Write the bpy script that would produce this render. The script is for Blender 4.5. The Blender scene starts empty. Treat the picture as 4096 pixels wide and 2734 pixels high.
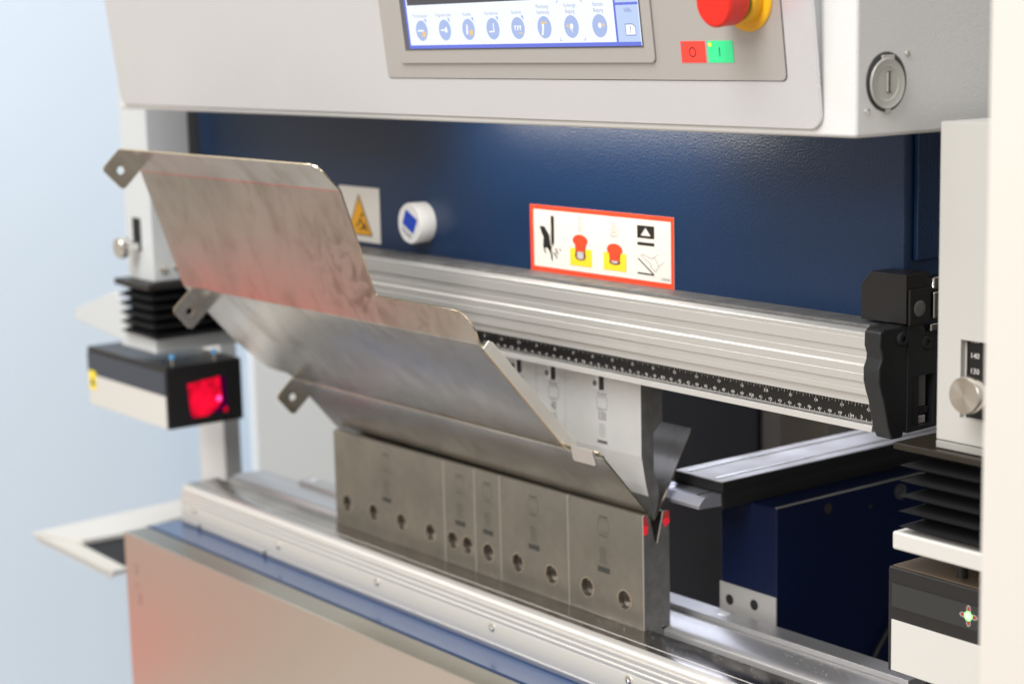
import bpy, bmesh, math, random
from mathutils import Vector, Matrix
random.seed(7)
S = bpy.context.scene
COL = S.collection
PI = math.pi

# ------------------------------------------------------------------ camera
cam_d = bpy.data.cameras.new('camera')
cam = bpy.data.objects.new('camera', cam_d)
COL.objects.link(cam)
Rr = Vector((0.60635811, 0.79483661, -0.02376152))
Rd = Vector((0.1179162, -0.11942572, -0.98581604))
Rf = Vector((-0.78640042, 0.59495568, -0.16613887))
M = Matrix((Rr, -Rd, -Rf)).transposed().to_4x4()
M.translation = Vector((1.87655236, -0.96679494, 0.27385218))
cam.matrix_world = M
cam_d.sensor_width = 36
cam_d.sensor_fit = 'HORIZONTAL'
cam_d.lens = 7319.745 / 4096 * 36
cam_d.clip_start = 0.02
cam_d.clip_end = 100
cam_d.dof.use_dof = True
cam_d.dof.focus_distance = 1.33
cam_d.dof.aperture_fstop = 5.4
cam_d.dof.aperture_blades = 8
S.camera = cam

# ------------------------------------------------------------------ world and lamps
W = bpy.data.worlds.new('World')
S.world = W
W.use_nodes = True
bg = W.node_tree.nodes['Background']
bg.inputs[0].default_value = (1.0, 0.977, 0.952, 1)
bg.inputs[1].default_value = 0.54


def area(name, loc, target, sx, sy, power, color):
    l = bpy.data.lights.new(name, 'AREA')
    l.shape = 'RECTANGLE'
    l.size = sx
    l.size_y = sy
    l.energy = power
    l.color = color
    o = bpy.data.objects.new(name, l)
    COL.objects.link(o)
    o.location = loc
    d = Vector(target) - Vector(loc)
    o.rotation_euler = d.to_track_quat('-Z', 'Y').to_euler()
    return o


area('hall_lamp_front', (1.6, -4.6, 2.2), (0.6, 0, 0), 1.6, 1.0, 85, (1, .955, .90))
area('hall_lamp_overhead', (0.8, -1.5, 3.2), (0.5, -.1, 0), 2.4, 1.0, 62, (1, .97, .94))
area('hall_lamp_right', (4.8, 0.4, 2.2), (1.0, 0, 0.1), 1.2, 1.2, 16, (.86, .93, 1))
area('wall_fill', (1.4, -2.6, 2.9), (-1.1, 0.9, -.3), 1.6, 1.6, 108, (.92, .96, 1))  # added fill, aimed at the pale background wall to brighten it
area('hall_lamp_ceiling', (-2.7, -1.75, 3.1), (.8, 0, -.2), 1.0, .6, 42, (1, .98, .96))
# work lights of the machine itself, under the console and behind the beam
area('work_light_rear', (0.50, 0.34, 0.03), (0.80, 0.06, -0.18), .30, .08, .50, (.80, .84, 1))
area('work_light_console', (0.66, -0.030, 0.200), (0.66, 0.015, 0.12), .34, .02, .42, (1, .96, .90))
S.view_settings.view_transform = 'Standard'
S.view_settings.look = 'None'
S.view_settings.exposure = 0
S.view_settings.gamma = 1
S.view_settings.use_curve_mapping = False
S.cycles.max_bounces = 8

# ------------------------------------------------------------------ materials
MATS = {}


def mat(name, col, rough=.5, metal=0., bump=None, spec=.5, var=None, emit=None, aniso=None, coat=0., trans=0.):
    """bump=(scale, strength, stretch xyz) ; var=(scale, amount, stretch) colour variation"""
    if name in MATS:
        return MATS[name]
    m = bpy.data.materials.new(name)
    m.use_nodes = True
    nt = m.node_tree
    b = nt.nodes['Principled BSDF']
    b.inputs['Base Color'].default_value = (*col, 1)
    b.inputs['Roughness'].default_value = rough
    b.inputs['Metallic'].default_value = metal
    b.inputs['Specular IOR Level'].default_value = spec
    b.inputs['Coat Weight'].default_value = coat
    b.inputs['Transmission Weight'].default_value = trans
    if aniso:
        b.inputs['Anisotropic'].default_value = aniso
    if emit:
        b.inputs['Emission Color'].default_value = (*emit[0], 1)
        b.inputs['Emission Strength'].default_value = emit[1]
    co = None
    if bump or var:
        co = nt.nodes.new('ShaderNodeTexCoord')
    if bump:
        mp = nt.nodes.new('ShaderNodeMapping')
        mp.inputs['Scale'].default_value = bump[2] if len(bump) > 2 else (1, 1, 1)
        nt.links.new(co.outputs['Object'], mp.inputs[0])
        n = nt.nodes.new('ShaderNodeTexNoise')
        n.inputs['Scale'].default_value = bump[0]
        n.inputs['Detail'].default_value = 2
        nt.links.new(mp.outputs[0], n.inputs['Vector'])
        bp = nt.nodes.new('ShaderNodeBump')
        bp.inputs['Strength'].default_value = bump[1]
        bp.inputs['Distance'].default_value = .001
        nt.links.new(n.outputs[0], bp.inputs['Height'])
        nt.links.new(bp.outputs[0], b.inputs['Normal'])
    if var:
        mp = nt.nodes.new('ShaderNodeMapping')
        mp.inputs['Scale'].default_value = var[2] if len(var) > 2 else (1, 1, 1)
        nt.links.new(co.outputs['Object'], mp.inputs[0])
        n = nt.nodes.new('ShaderNodeTexNoise')
        n.inputs['Scale'].default_value = var[0]
        n.inputs['Detail'].default_value = 5
        n.inputs['Roughness'].default_value = .6
        nt.links.new(mp.outputs[0], n.inputs['Vector'])
        r = nt.nodes.new('ShaderNodeMapRange')
        r.inputs['From Min'].default_value = .3
        r.inputs['From Max'].default_value = .7
        r.inputs['To Min'].default_value = 1 - var[1]
        r.inputs['To Max'].default_value = 1 + var[1] * .3
        nt.links.new(n.outputs[0], r.inputs[0])
        mx = nt.nodes.new('ShaderNodeVectorMath')
        mx.operation = 'SCALE'
        mx.inputs[0].default_value = col
        nt.links.new(r.outputs[0], mx.inputs['Scale'])
        nt.links.new(mx.outputs[0], b.inputs['Base Color'])
        r2 = nt.nodes.new('ShaderNodeMapRange')
        r2.inputs['From Min'].default_value = .3
        r2.inputs['From Max'].default_value = .7
        r2.inputs['To Min'].default_value = min(1, rough * 1.25)
        r2.inputs['To Max'].default_value = rough * .85
        nt.links.new(n.outputs[0], r2.inputs[0])
        nt.links.new(r2.outputs[0], b.inputs['Roughness'])
    MATS[name] = m
    return m


housing_m = mat('textured_white_paint', (.68, .67, .65), .42, bump=(700, .25), var=(2.5, .05))
panel_m = mat('cream_panel_paint', (.66, .625, .57), .45, bump=(900, .05))
white_m = mat('white_powder_coat', (.62, .60, .56), .45, bump=(900, .10))
grey_m = mat('light_grey_powder_coat', (.50, .485, .45), .42, bump=(1500, .15))
leftgrey_m = mat('pale_grey_powder_coat', (.56, .58, .585), .45)
satin_m = mat('satin_silver_panel', (.77, .76, .775), .32, .50, bump=(1800, .12), var=(3, .07))
oper_m = mat('champagne_membrane', (.52, .49, .46), .42, .45, bump=(2200, .10))
navy_m = mat('navy_textured_paint', (.0035, .0260, .084), .36, bump=(560, .38), spec=.55)
navyd_m = mat('dark_navy_paint', (.006, .014, .035), .45, bump=(300, .3))
bluebox_m = mat('blue_lacquer', (.0025, .007, .032), .42, bump=(260, .25), spec=.25)
alu_m = mat('anodised_aluminium', (.74, .72, .685), .46, .7, bump=(120, .006, (.02, 20, 20)))
aluf_m = mat('milled_aluminium', (.62, .61, .61), .38, .9, bump=(120, .015, (.02, 20, 20)), var=(8, .10, (.3, 4, 4)))
steel_m = mat('ground_tool_steel', (.40, .375, .335), .36, 1., bump=(120, .02, (4, 4, .6)), var=(22, .22))
punch_m = mat('nitrided_punch_steel', (.80, .79, .775), .36, .55, bump=(120, .01, (4, 4, .6)), var=(20, .08))
steeldk_m = mat('end_cut_steel', (.20, .195, .19), .45, .35, var=(60, .35))
gold_m = mat('brushed_cover_steel', (.86, .79, .72), .28, 1., bump=(120, .006, (.05, 20, 20)))
goldtop_m = mat('brushed_edge_steel', (.52, .50, .44), .38, 1.)
black_m = mat('black_anodised', (.014, .013, .013), .38)
blackp_m = mat('black_plastic', (.016, .017, .018), .42, bump=(700, .1))
rubber_m = mat('black_rubber', (.006, .006, .007), .6, bump=(900, .2), spec=.25)
dark_m = mat('dark_recess', (.004, .004, .005), .7)
tape_m = mat('black_tape', (.008, .007, .007), .35)
ink_m = mat('white_print', (.75, .72, .68), .5)
greyink_m = mat('grey_print', (.22, .22, .22), .5)
etch_m = mat('etched_mark', (.20, .19, .17), .45, .7)
etchl_m = mat('light_etched_mark', (.34, .33, .32), .4, .8)
chrome_m = mat('polished_steel', (.80, .77, .72), .16, 1.)
knob_m = mat('turned_steel_knob', (.80, .74, .66), .22, 1.)
red_m = mat('red_plastic', (.72, .022, .012), .38)
yellow_m = mat('yellow_plastic', (.86, .46, .015), .4)
greenp_m = mat('green_plastic', (.02, .20, .06), .45)
redb_m = mat('red_key', (.95, .06, .04), .45)
greenb_m = mat('green_key', (.045, .73, .28), .45)
inkb_m = mat('black_print', (.015, .013, .012), .5)
sticker_m = mat('white_sticker', (.84, .80, .73), .4)
signred_m = mat('red_sticker', (.92, .075, .025), .4)
signyel_m = mat('yellow_sticker', (.90, .70, .03), .4)
amber_m = mat('amber_sticker', (.90, .42, .008), .4)
badgeblue_m = mat('blue_print', (.008, .06, .52), .4)
badge_m = mat('white_magnet_plastic', (.84, .83, .81), .35)
usb_m = mat('translucent_grey_rubber', (.44, .43, .39), .25, coat=.4)
led_m = mat('lit_yellow_led', (.6, .8, .0), .4, emit=((.75, 1, .02), 1.2))
ledg_m = mat('lit_green_led', (.2, 1, .2), .4, emit=((.25, 1, .22), 2.6))
ledd_m = mat('unlit_led', (.22, .16, .16), .3)
ledr_m = mat('dull_red_led', (.30, .03, .02), .4, emit=((.5, .04, .02), .3))
laser_m = mat('red_laser_glass', (.5, .005, .02), .12, emit=((1, .002, .035), .60), bump=(400, .6))
laserdk_m = mat('violet_glass', (.06, .002, .06), .1)
laserdot_m = mat('laser_hot_spot', (1, .1, .5), .2, emit=((1, .08, .45), 1.1))
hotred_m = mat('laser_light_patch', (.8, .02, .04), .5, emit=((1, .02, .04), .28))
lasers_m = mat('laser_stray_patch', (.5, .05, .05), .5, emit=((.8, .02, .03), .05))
cyan_m = mat('cyan_collar', (.06, .35, .70), .4)
bgwall_m = mat('pale_blue_wall', (.76, .875, 1.0), .8)
cream_m = mat('cream_wall', (.80, .75, .66), .7)
floor_m = mat('hall_floor', (.40, .36, .315), .6)
red_patch_m = mat('unseen_patch_red', (.64, .19, .17), .8)  # for the added red patch that only shows in reflections
dirt_m = mat('metal_flakes', (.85, .84, .80), .25, .9)


# uneven speckled glow of the laser window
nt = laser_m.node_tree
nz = nt.nodes.new('ShaderNodeTexNoise')
nz.inputs['Scale'].default_value = 55
nz.inputs['Detail'].default_value = 6
cz_ = nt.nodes.new('ShaderNodeTexCoord')
nt.links.new(cz_.outputs['Object'], nz.inputs['Vector'])
rz = nt.nodes.new('ShaderNodeMapRange')
rz.inputs['From Min'].default_value = .35
rz.inputs['From Max'].default_value = .65
rz.inputs['To Min'].default_value = .18
rz.inputs['To Max'].default_value = .95
nt.links.new(nz.outputs[0], rz.inputs[0])
nt.links.new(rz.outputs[0], nt.nodes['Principled BSDF'].inputs['Emission Strength'])


def workpiece_material():
    m = bpy.data.materials.new('stainless_sheet')
    m.use_nodes = True
    nt = m.node_tree
    b = nt.nodes['Principled BSDF']
    b.inputs['Metallic'].default_value = 1
    co = nt.nodes.new('ShaderNodeTexCoord')
    # rolled grain and greasy smears
    mp = nt.nodes.new('ShaderNodeMapping')
    mp.inputs['Rotation'].default_value = (.4, .8, .2)
    mp.inputs['Scale'].default_value = (1.3, 1.0, .75)
    nt.links.new(co.outputs['Object'], mp.inputs[0])
    n = nt.nodes.new('ShaderNodeTexNoise')
    n.inputs['Scale'].default_value = 10
    n.inputs['Detail'].default_value = 6
    n.inputs['Roughness'].default_value = .62
    n.inputs['Distortion'].default_value = .25
    nt.links.new(mp.outputs[0], n.inputs['Vector'])
    n2 = nt.nodes.new('ShaderNodeTexNoise')
    n2.inputs['Scale'].default_value = 34
    n2.inputs['Detail'].default_value = 3
    n2.inputs['Roughness'].default_value = .7
    nt.links.new(mp.outputs[0], n2.inputs['Vector'])
    cr2 = nt.nodes.new('ShaderNodeValToRGB')
    cr2.color_ramp.elements[0].position = .30
    cr2.color_ramp.elements[0].color = (.84, .82, .78, 1)
    cr2.color_ramp.elements[1].position = .50
    cr2.color_ramp.elements[1].color = (1, 1, 1, 1)
    nt.links.new(n2.outputs[0], cr2.inputs[0])
    cr = nt.nodes.new('ShaderNodeValToRGB')
    e = cr.color_ramp.elements
    e[0].position = .33
    e[0].color = (.50, .485, .455, 1)
    e[1].position = .56
    e[1].color = (.63, .61, .575, 1)
    nt.links.new(n.outputs[0], cr.inputs[0])
    mx_ = nt.nodes.new('ShaderNodeMix')
    mx_.data_type = 'RGBA'
    mx_.blend_type = 'MULTIPLY'
    mx_.inputs[0].default_value = 1
    nt.links.new(cr.outputs[0], mx_.inputs[6])
    nt.links.new(cr2.outputs[0], mx_.inputs[7])
    # greasy hand marks near the right part of the tall flange and on its lower edge
    prev = mx_.outputs[2]
    for (cx, cy, cz), rad, amt in (((.035, -.088, .195), .075, .55), ((.058, -.075, .165), .05, .5), ((.13, -.07, .155), .05, .3)):
        vd = nt.nodes.new('ShaderNodeVectorMath')
        vd.operation = 'DISTANCE'
        nt.links.new(co.outputs['Object'], vd.inputs[0])
        vd.inputs[1].default_value = (cx, cy, cz)
        md = nt.nodes.new('ShaderNodeMapRange')
        md.inputs['From Min'].default_value = 0
        md.inputs['From Max'].default_value = rad
        md.inputs['To Min'].default_value = amt
        md.inputs['To Max'].default_value = 0
        nt.links.new(vd.outputs['Value'], md.inputs[0])
        n3 = nt.nodes.new('ShaderNodeTexNoise')
        n3.inputs['Scale'].default_value = 38
        n3.inputs['Detail'].default_value = 4
        n3.inputs['Distortion'].default_value = 1.2
        nt.links.new(co.outputs['Object'], n3.inputs['Vector'])
        m3 = nt.nodes.new('ShaderNodeMapRange')
        m3.inputs['From Min'].default_value = .44
        m3.inputs['From Max'].default_value = .62
        nt.links.new(n3.outputs[0], m3.inputs[0])
        mm = nt.nodes.new('ShaderNodeMath')
        mm.operation = 'MULTIPLY'
        nt.links.new(md.outputs[0], mm.inputs[0])
        nt.links.new(m3.outputs[0], mm.inputs[1])
        m4 = nt.nodes.new('ShaderNodeMix')
        m4.data_type = 'RGBA'
        nt.links.new(mm.outputs[0], m4.inputs[0])
        nt.links.new(prev, m4.inputs[6])
        m4.inputs[7].default_value = (.20, .17, .13, 1)
        prev = m4.outputs[2]
    nt.links.new(prev, b.inputs['Base Color'])
    mr = nt.nodes.new('ShaderNodeMapRange')
    mr.inputs['From Min'].default_value = .3
    mr.inputs['From Max'].default_value = .65
    mr.inputs['To Min'].default_value = .27
    mr.inputs['To Max'].default_value = .18
    nt.links.new(n.outputs[0], mr.inputs[0])
    nt.links.new(mr.outputs[0], b.inputs['Roughness'])
    g = nt.nodes.new('ShaderNodeTexNoise')
    g.inputs['Scale'].default_value = 30
    g.inputs['Detail'].default_value = 3
    mp2 = nt.nodes.new('ShaderNodeMapping')
    mp2.inputs['Scale'].default_value = (.15, 12, 12)
    nt.links.new(co.outputs['Object'], mp2.inputs[0])
    nt.links.new(mp2.outputs[0], g.inputs['Vector'])
    bp = nt.nodes.new('ShaderNodeBump')
    bp.inputs['Strength'].default_value = .05
    bp.inputs['Distance'].default_value = .001
    nt.links.new(g.outputs[0], bp.inputs['Height'])
    MATS['stainless_sheet'] = m
    return m


sheet_m = workpiece_material()
sheetedge_m = mat('bright_cut_edge', (.85, .72, .50), .25, 1.)


def emis(name, col, s=1.0):
    if name in MATS:
        return MATS[name]
    m = bpy.data.materials.new(name)
    m.use_nodes = True
    b = m.node_tree.nodes['Principled BSDF']
    b.inputs['Base Color'].default_value = (.02, .02, .02, 1)
    b.inputs['Roughness'].default_value = .5
    b.inputs['Specular IOR Level'].default_value = .2
    b.inputs['Emission Color'].default_value = (*col, 1)
    b.inputs['Emission Strength'].default_value = s
    MATS[name] = m
    return m


# ------------------------------------------------------------------ geometry helpers
def link(name, me, m, parent=None, loc=None, rot=None, bevel=0, smooth=False, seg=2):
    me.materials.append(m)
    o = bpy.data.objects.new(name, me)
    COL.objects.link(o)
    if parent is not None:
        o.parent = parent
    if loc is not None:
        o.location = loc
    if rot is not None:
        o.rotation_euler = rot
    if smooth:
        for p in me.polygons:
            p.use_smooth = True
    if bevel:
        b = o.modifiers.new('edge', 'BEVEL')
        b.width = bevel
        b.segments = seg
        b.limit_method = 'ANGLE'
        b.angle_limit = math.radians(40)
        for p in me.polygons:
            p.use_smooth = True
        b.harden_normals = True
    return o


def mesh(name, verts, faces):
    me = bpy.data.meshes.new(name)
    me.from_pydata([tuple(v) for v in verts], [], faces)
    bm = bmesh.new()
    bm.from_mesh(me)
    bmesh.ops.recalc_face_normals(bm, faces=bm.faces)
    bm.to_mesh(me)
    bm.free()
    return me


def thing(name, label, cat, loc=(0, 0, 0), group=None):
    o = bpy.data.objects.new(name, None)
    o.empty_display_size = .05
    COL.objects.link(o)
    o.location = loc
    o['label'] = label
    o['category'] = cat
    if group:
        o['group'] = group
    return o


def tag(o, label, cat, group=None):
    o['label'] = label
    o['category'] = cat
    if group:
        o['group'] = group
    return o


def sub(parent, v):
    l = parent.location if parent is not None else Vector((0, 0, 0))
    return (v[0] - l[0], v[1] - l[1], v[2] - l[2])


def root_loc(parent):
    l = Vector((0, 0, 0))
    p = parent
    while p is not None:
        l = l + p.location
        p = p.parent
    return l


def put(name, verts, faces, m, parent=None, **k):
    """world coordinates in, mesh stored relative to its parents"""
    l = root_loc(parent)
    return link(name, mesh(name, [(v[0] - l[0], v[1] - l[1], v[2] - l[2]) for v in verts], faces), m, parent, **k)


def box(name, x0, x1, y0, y1, z0, z1, m, parent=None, bevel=0, sh=0, **k):
    v = [(x, y, z + sh * (x - .76)) for x in (x0, x1) for y in (y0, y1) for z in (z0, z1)]
    f = [(0, 1, 3, 2), (4, 6, 7, 5), (0, 4, 5, 1), (2, 3, 7, 6), (0, 2, 6, 4), (1, 5, 7, 3)]
    return put(name, v, f, m, parent, bevel=bevel, **k)


def prism(name, pts, axis, a, b, m, parent=None, bevel=0, sh=0, **k):
    """extrude a closed 2-D outline along an axis. axis 'x': pts=(y,z); 'y': pts=(x,z); 'z': pts=(x,y)"""
    def P(p, t):
        if axis == 'x':
            return (t, p[0], p[1] + sh * (t - .76))
        if axis == 'y':
            return (p[0], t, p[1] + sh * (p[0] - .76))
        return (p[0], p[1], t)
    n = len(pts)
    v = [P(p, a) for p in pts] + [P(p, b) for p in pts]
    f = [tuple(range(n)), tuple(range(2 * n - 1, n - 1, -1))]
    f += [(i, (i + 1) % n, n + (i + 1) % n, n + i) for i in range(n)]
    return put(name, v, f, m, parent, bevel=bevel, **k)


def frame_from(axis):
    w = Vector(axis).normalized()
    u = Vector((1, 0, 0)) if abs(w.x) < .9 else Vector((0, 1, 0))
    u = (u - w * u.dot(w)).normalized()
    return u, w.cross(u), w


def lathe(name, c, axis, prof, m, parent=None, seg=32, smooth=True, caps=True, **k):
    """prof = [(r, h)...] along axis from centre c"""
    u, v, w = frame_from(axis)
    c = Vector(c)
    V = []
    for r, h in prof:
        for i in range(seg):
            t = 2 * PI * i / seg
            V.append(c + w * h + (u * math.cos(t) + v * math.sin(t)) * max(r, 1e-5))
    F = []
    for j in range(len(prof) - 1):
        for i in range(seg):
            F.append((j * seg + i, j * seg + (i + 1) % seg, (j + 1) * seg + (i + 1) % seg, (j + 1) * seg + i))
    if caps:
        F.append(tuple(range(seg)))
        F.append(tuple(range(len(prof) * seg - 1, (len(prof) - 1) * seg - 1, -1)))
    o = put(name, V, F, m, parent, **k)
    if smooth:
        for p in o.data.polygons:
            p.use_smooth = len(p.vertices) == 4
        e = o.modifiers.new('edge', 'EDGE_SPLIT')
        e.split_angle = math.radians(35)
    return o


def cut(o, cutters):
    """boolean difference, baked into the mesh, cutters removed"""
    for c in cutters:
        md = o.modifiers.new('cut', 'BOOLEAN')
        md.object = c
        md.operation = 'DIFFERENCE'
        md.solver = 'EXACT'
    bpy.context.view_layer.update()
    dg = bpy.context.evaluated_depsgraph_get()
    me = bpy.data.meshes.new_from_object(o.evaluated_get(dg))
    o.modifiers.clear()
    o.data = me
    for c in cutters:
        bpy.data.objects.remove(c)
    return o


def split_normals(o, ang=30):
    for p in o.data.polygons:
        p.use_smooth = True
    e = o.modifiers.new('edge', 'EDGE_SPLIT')
    e.split_angle = math.radians(ang)


class Flat:
    """collects flat print on a plane: origin O, axes U, V, lifted by h along N"""
    def __init__(s, O, U, V, N, h=.0004):
        s.O, s.U, s.V, s.N, s.h = Vector(O), Vector(U), Vector(V), Vector(N), h
        s.v, s.f = [], []

    def P(s, a, b, h=None):
        return s.O + s.U * a + s.V * b + s.N * (s.h if h is None else h)

    def poly(s, pts):
        i = len(s.v)
        s.v += [s.P(*p) for p in pts]
        s.f.append(tuple(range(i, i + len(pts))))

    def rect(s, a0, a1, b0, b1):
        s.poly([(a0, b0), (a1, b0), (a1, b1), (a0, b1)])

    def line(s, p, q, w):
        d = Vector((q[0] - p[0], q[1] - p[1]))
        n = Vector((-d.y, d.x)).normalized() * w / 2
        s.poly([(p[0] + n.x, p[1] + n.y), (q[0] + n.x, q[1] + n.y), (q[0] - n.x, q[1] - n.y), (p[0] - n.x, p[1] - n.y)])

    def path(s, pts, w, close=False):
        for i in range(len(pts) - (0 if close else 1)):
            s.line(pts[i], pts[(i + 1) % len(pts)], w)

    def disc(s, c, r, n=28, ry=None):
        s.poly([(c[0] + r * math.cos(2 * PI * i / n), c[1] + (ry or r) * math.sin(2 * PI * i / n)) for i in range(n)])

    def ring(s, c, r, w, n=28):
        s.path([(c[0] + r * math.cos(2 * PI * i / n), c[1] + r * math.sin(2 * PI * i / n)) for i in range(n)], w, True)

    def text(s, body, c, size, align='CENTER', sx=1.0, rot=0):
        cu = bpy.data.curves.new('t', 'FONT')
        cu.body = body
        cu.size = size
        cu.align_x = align
        cu.align_y = 'CENTER'
        cu.resolution_u = 2
        o = bpy.data.objects.new('t', cu)
        COL.objects.link(o)
        dg = bpy.context.evaluated_depsgraph_get()
        me = bpy.data.meshes.new_from_object(o.evaluated_get(dg))
        i = len(s.v)
        cr, sr = math.cos(rot), math.sin(rot)
        for v in me.vertices:
            x, y = v.co.x * sx, v.co.y
            s.v.append(s.P(c[0] + x * cr - y * sr, c[1] + x * sr + y * cr))
        for p in me.polygons:
            s.f.append(tuple(i + k for k in p.vertices))
        bpy.data.objects.remove(o)
        bpy.data.curves.remove(cu)
        bpy.data.meshes.remove(me)

    def build(s, name, m, parent=None):
        l = root_loc(parent)
        me = bpy.data.meshes.new(name)
        me.from_pydata([tuple(v - l) for v in s.v], [], s.f)
        return link(name, me, m, parent)


X, Y, Z = Vector((1, 0, 0)), Vector((0, 1, 0)), Vector((0, 0, 1))


def front(y, h=.0004):
    """print on a plane facing the operator (normal -y); coordinates are x, z"""
    return Flat((0, y, 0), X, Z, -Y, h)


# ------------------------------------------------------------------ setting: walls and floor
def structure(o):
    o['kind'] = 'structure'
    return o


structure(box('floor', -7, 7, -7, 7, -1.0, -.95, floor_m))
structure(prism('unseen_red_patch', [(-2.30, -.93), (-1.62, -.92), (-1.22, -.80), (-1.22, -.28), (-2.30, -.28)], 'z', -.9498, -.944, red_patch_m))  # added out of view so the cover and sheet folds reflect red
structure(prism('unseen_brown_strip', [(-1.95, -1.36), (-1.90, -1.22), (-1.02, -.80), (-1.00, -.90)], 'z', -.9498, -.943, mat('unseen_strip_brown', (.13, .085, .04), .6)))  # added out of view to put a brown band into the cover's reflection
structure(box('wall', -1.15, -1.10, .02, 3.0, -.95, 2.6, bgwall_m))
structure(box('far_wall', -5.0, -4.95, -6, 3.0, -.95, 3.0, cream_m))
structure(box('rear_wall', -1.15, 3.2, 3.0, 3.05, -.95, 3.4, cream_m))

# ------------------------------------------------------------------ upper beam with clamping rail
beam = thing('press_beam', 'navy upper beam with ribbed aluminium tool clamp and black ruler', 'press beam', (0.5, .03, .1))
YB = .030
box('beam_plate', -.0535, 1.0205, YB, YB + .085, .058, .2030, navy_m, beam, bevel=.0025)
box('beam_side_plate', -.0985, -.0565, YB + .003, YB + .07, .058, .42, navy_m, beam, bevel=.002)
box('lower_beam_edge', -.05, 1.0, YB + .012, YB + .075, -.012, .0575, steeldk_m, beam)
box('beam_ledge', -.05, 1.012, .004, .0298, .0625, .0652, steeldk_m, beam, bevel=.0004)
# profile of the clamp extrusion, top to bottom (y,z)
cl = [(.0295, .0622), (-.0080, .0622), (-.0092, .0612), (-.0092, .0588), (-.0086, .0585), (-.0092, .0582), (-.0096, .0502),
      (-.0080, .0496), (-.0080, .0447), (-.0076, .0443), (-.0080, .0439), (-.0080, .0392), (-.0096, .0382), (-.0096, .0330),
      (-.0091, .0326), (-.0096, .0322), (-.0096, .0268), (-.0080, .0258), (-.0080, .0217), (-.0076, .0214), (-.0080, .0211), (-.0080, .0172),
      (-.0050, .0160), (-.0050, .0102), (-.0003, .0096), (-.0003, -.0049), (-.0030, -.0055), (-.0038, -.0098), (.0250, -.0115), (.0295, -.008)]
prism('clamp_rail', cl, 'x', .0, 1.0215, alu_m, beam, bevel=.0003)
box('measuring_tape', .0, 1.0211, -.0013, -.0004, -.0046, .0092, tape_m, beam)
ticks = front(-.0013, .0002)
nums = front(-.0013, .0003)
zb, zt = -.0044, .0090
for i in range(50, 1021):
    x = i / 1000
    hgt = .0016
    if i % 10 == 0:
        hgt = .0052
    elif i % 5 == 0:
        hgt = .0030
    wd = .00032 if i % 10 else .00034
    ticks.rect(x - wd / 2, x + wd / 2, zb, zb + hgt)
for i in range(16, 322):
    x = .0010 + i * .0254 / 8
    hgt = {0: .0052, 4: .0026, 2: .0022, 6: .0022}.get(i % 8, .0013)
    ticks.rect(x - .00014, x + .00014, zt - hgt, zt)
for c in range(20, 102):
    x = c / 100
    if c == 100:
        nums.text('1', (x - .0016, zb + .0030), .0032)
        nums.text('M', (x + .0020, zb + .0030), .0032)
        continue
    big = c % 10 == 0
    sz = .0036 if big else .0026
    d = str(c) if c < 100 else ' ' + str(c - 100)
    nums.text(d[0], (x - (.0016 if big else .0012), zb + .0036), sz)
    nums.text(d[1], (x + (.0016 if big else .0012), zb + .0036), sz)
for c in range(8, 41):
    x = .0010 + c * .0254
    big = c % 12 == 0
    sz = .0036 if big else .0026
    d = '%2d' % c
    nums.text(d[0], (x - (.0016 if big else .0012), zt - .0036), sz)
    nums.text(d[1], (x + (.0016 if big else .0012), zt - .0036), sz)
ticks.build('tape_graduation', ink_m, beam)['kind'] = 'stuff'
nums.build('tape_numerals', ink_m, beam)['kind'] = 'stuff'
# end cap following the profile, then the bolted end plate
cap = [(.029, .0665), (-.0085, .0665), (-.0125, .0640), (-.0128, .0540), (-.0105, .0480), (-.0108, .0440), (-.0135, .0385), (-.0135, .0290),
       (-.0110, .0210), (-.0085, .0150), (-.0035, -.0050), (.0005, -.0135), (.0120, -.0135), (.0128, -.0095), (.029, -.0080)]
prism('end_cap', cap, 'x', 1.0217, 1.0370, blackp_m, beam, bevel=.0016, seg=3)
ep = prism('end_plate', [(.0150, .0655), (.030, .0655), (.033, .0600), (.058, .0600), (.058, -.0095), (.0150, -.0105)], 'x', 1.0215, 1.0382, blackp_m, beam)
cut(ep, [box('c', 1.01, 1.05, .0195, .0430, -.0070, .0290, dark_m)])
for (y, z) in ((.0091, .0575), (.0345, .0520)):
    lathe('cap_screw', (1.0370, y, z), X, [(.0052, 0), (.0052, .0020), (.0045, .0026), (.0022, .0026), (.0020, .0008)], blackp_m, beam, seg=24)
for (y0, y1, z0, z1, mm) in ((.0200, .0275, .0075, .0285, steeldk_m), (.0285, .0385, .0055, .0285, etch_m), (.0200, .0420, .0000, .0050, black_m),
                             (.0200, .0290, -.0068, -.0010, mat('wedge_steel', (.62, .55, .54), .4, .5)), (.0302, .0385, -.0068, -.0010, mat('wedge_steel', (.62, .55, .54), .4, .5))):
    box('clamp_wedge', 1.018, 1.0345, y0, y1, z0, z1, mm, beam, bevel=.0006)
# black guide block bolted on the beam
br = prism('guide_block', [(.9985, .0925), (1.0075, .1025), (1.0400, .1025), (1.0400, .0675), (.9985, .0675)], 'y', .010, .034, black_m, beam, bevel=.0006)
box('guide_block_plate', 1.0403, 1.0425, .0115, .033, .0665, .0920, black_m, beam, bevel=.0005)
lathe('guide_screw', (1.0425, .0215, .0780), X, [(.0058, -.001), (.0058, .0003), (.0050, .0006), (.0012, .0001)], steeldk_m, beam, seg=24)
box('guide_roller_housing', 1.028, 1.0400, .0345, .060, .066, .098, black_m, beam, bevel=.001)
box('guide_roller', 1.0402, 1.0425, .0365, .0440, .0690, .0880, chrome_m, beam, bevel=.001)
box('spring_clip', 1.0402, 1.0425, .036, .056, .0905, .0985, chrome_m, beam, bevel=.002)
box('lower_spring_clip', 1.0385, 1.0420, .0345, .050, .0600, .0655, chrome_m, beam, bevel=.001)
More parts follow.
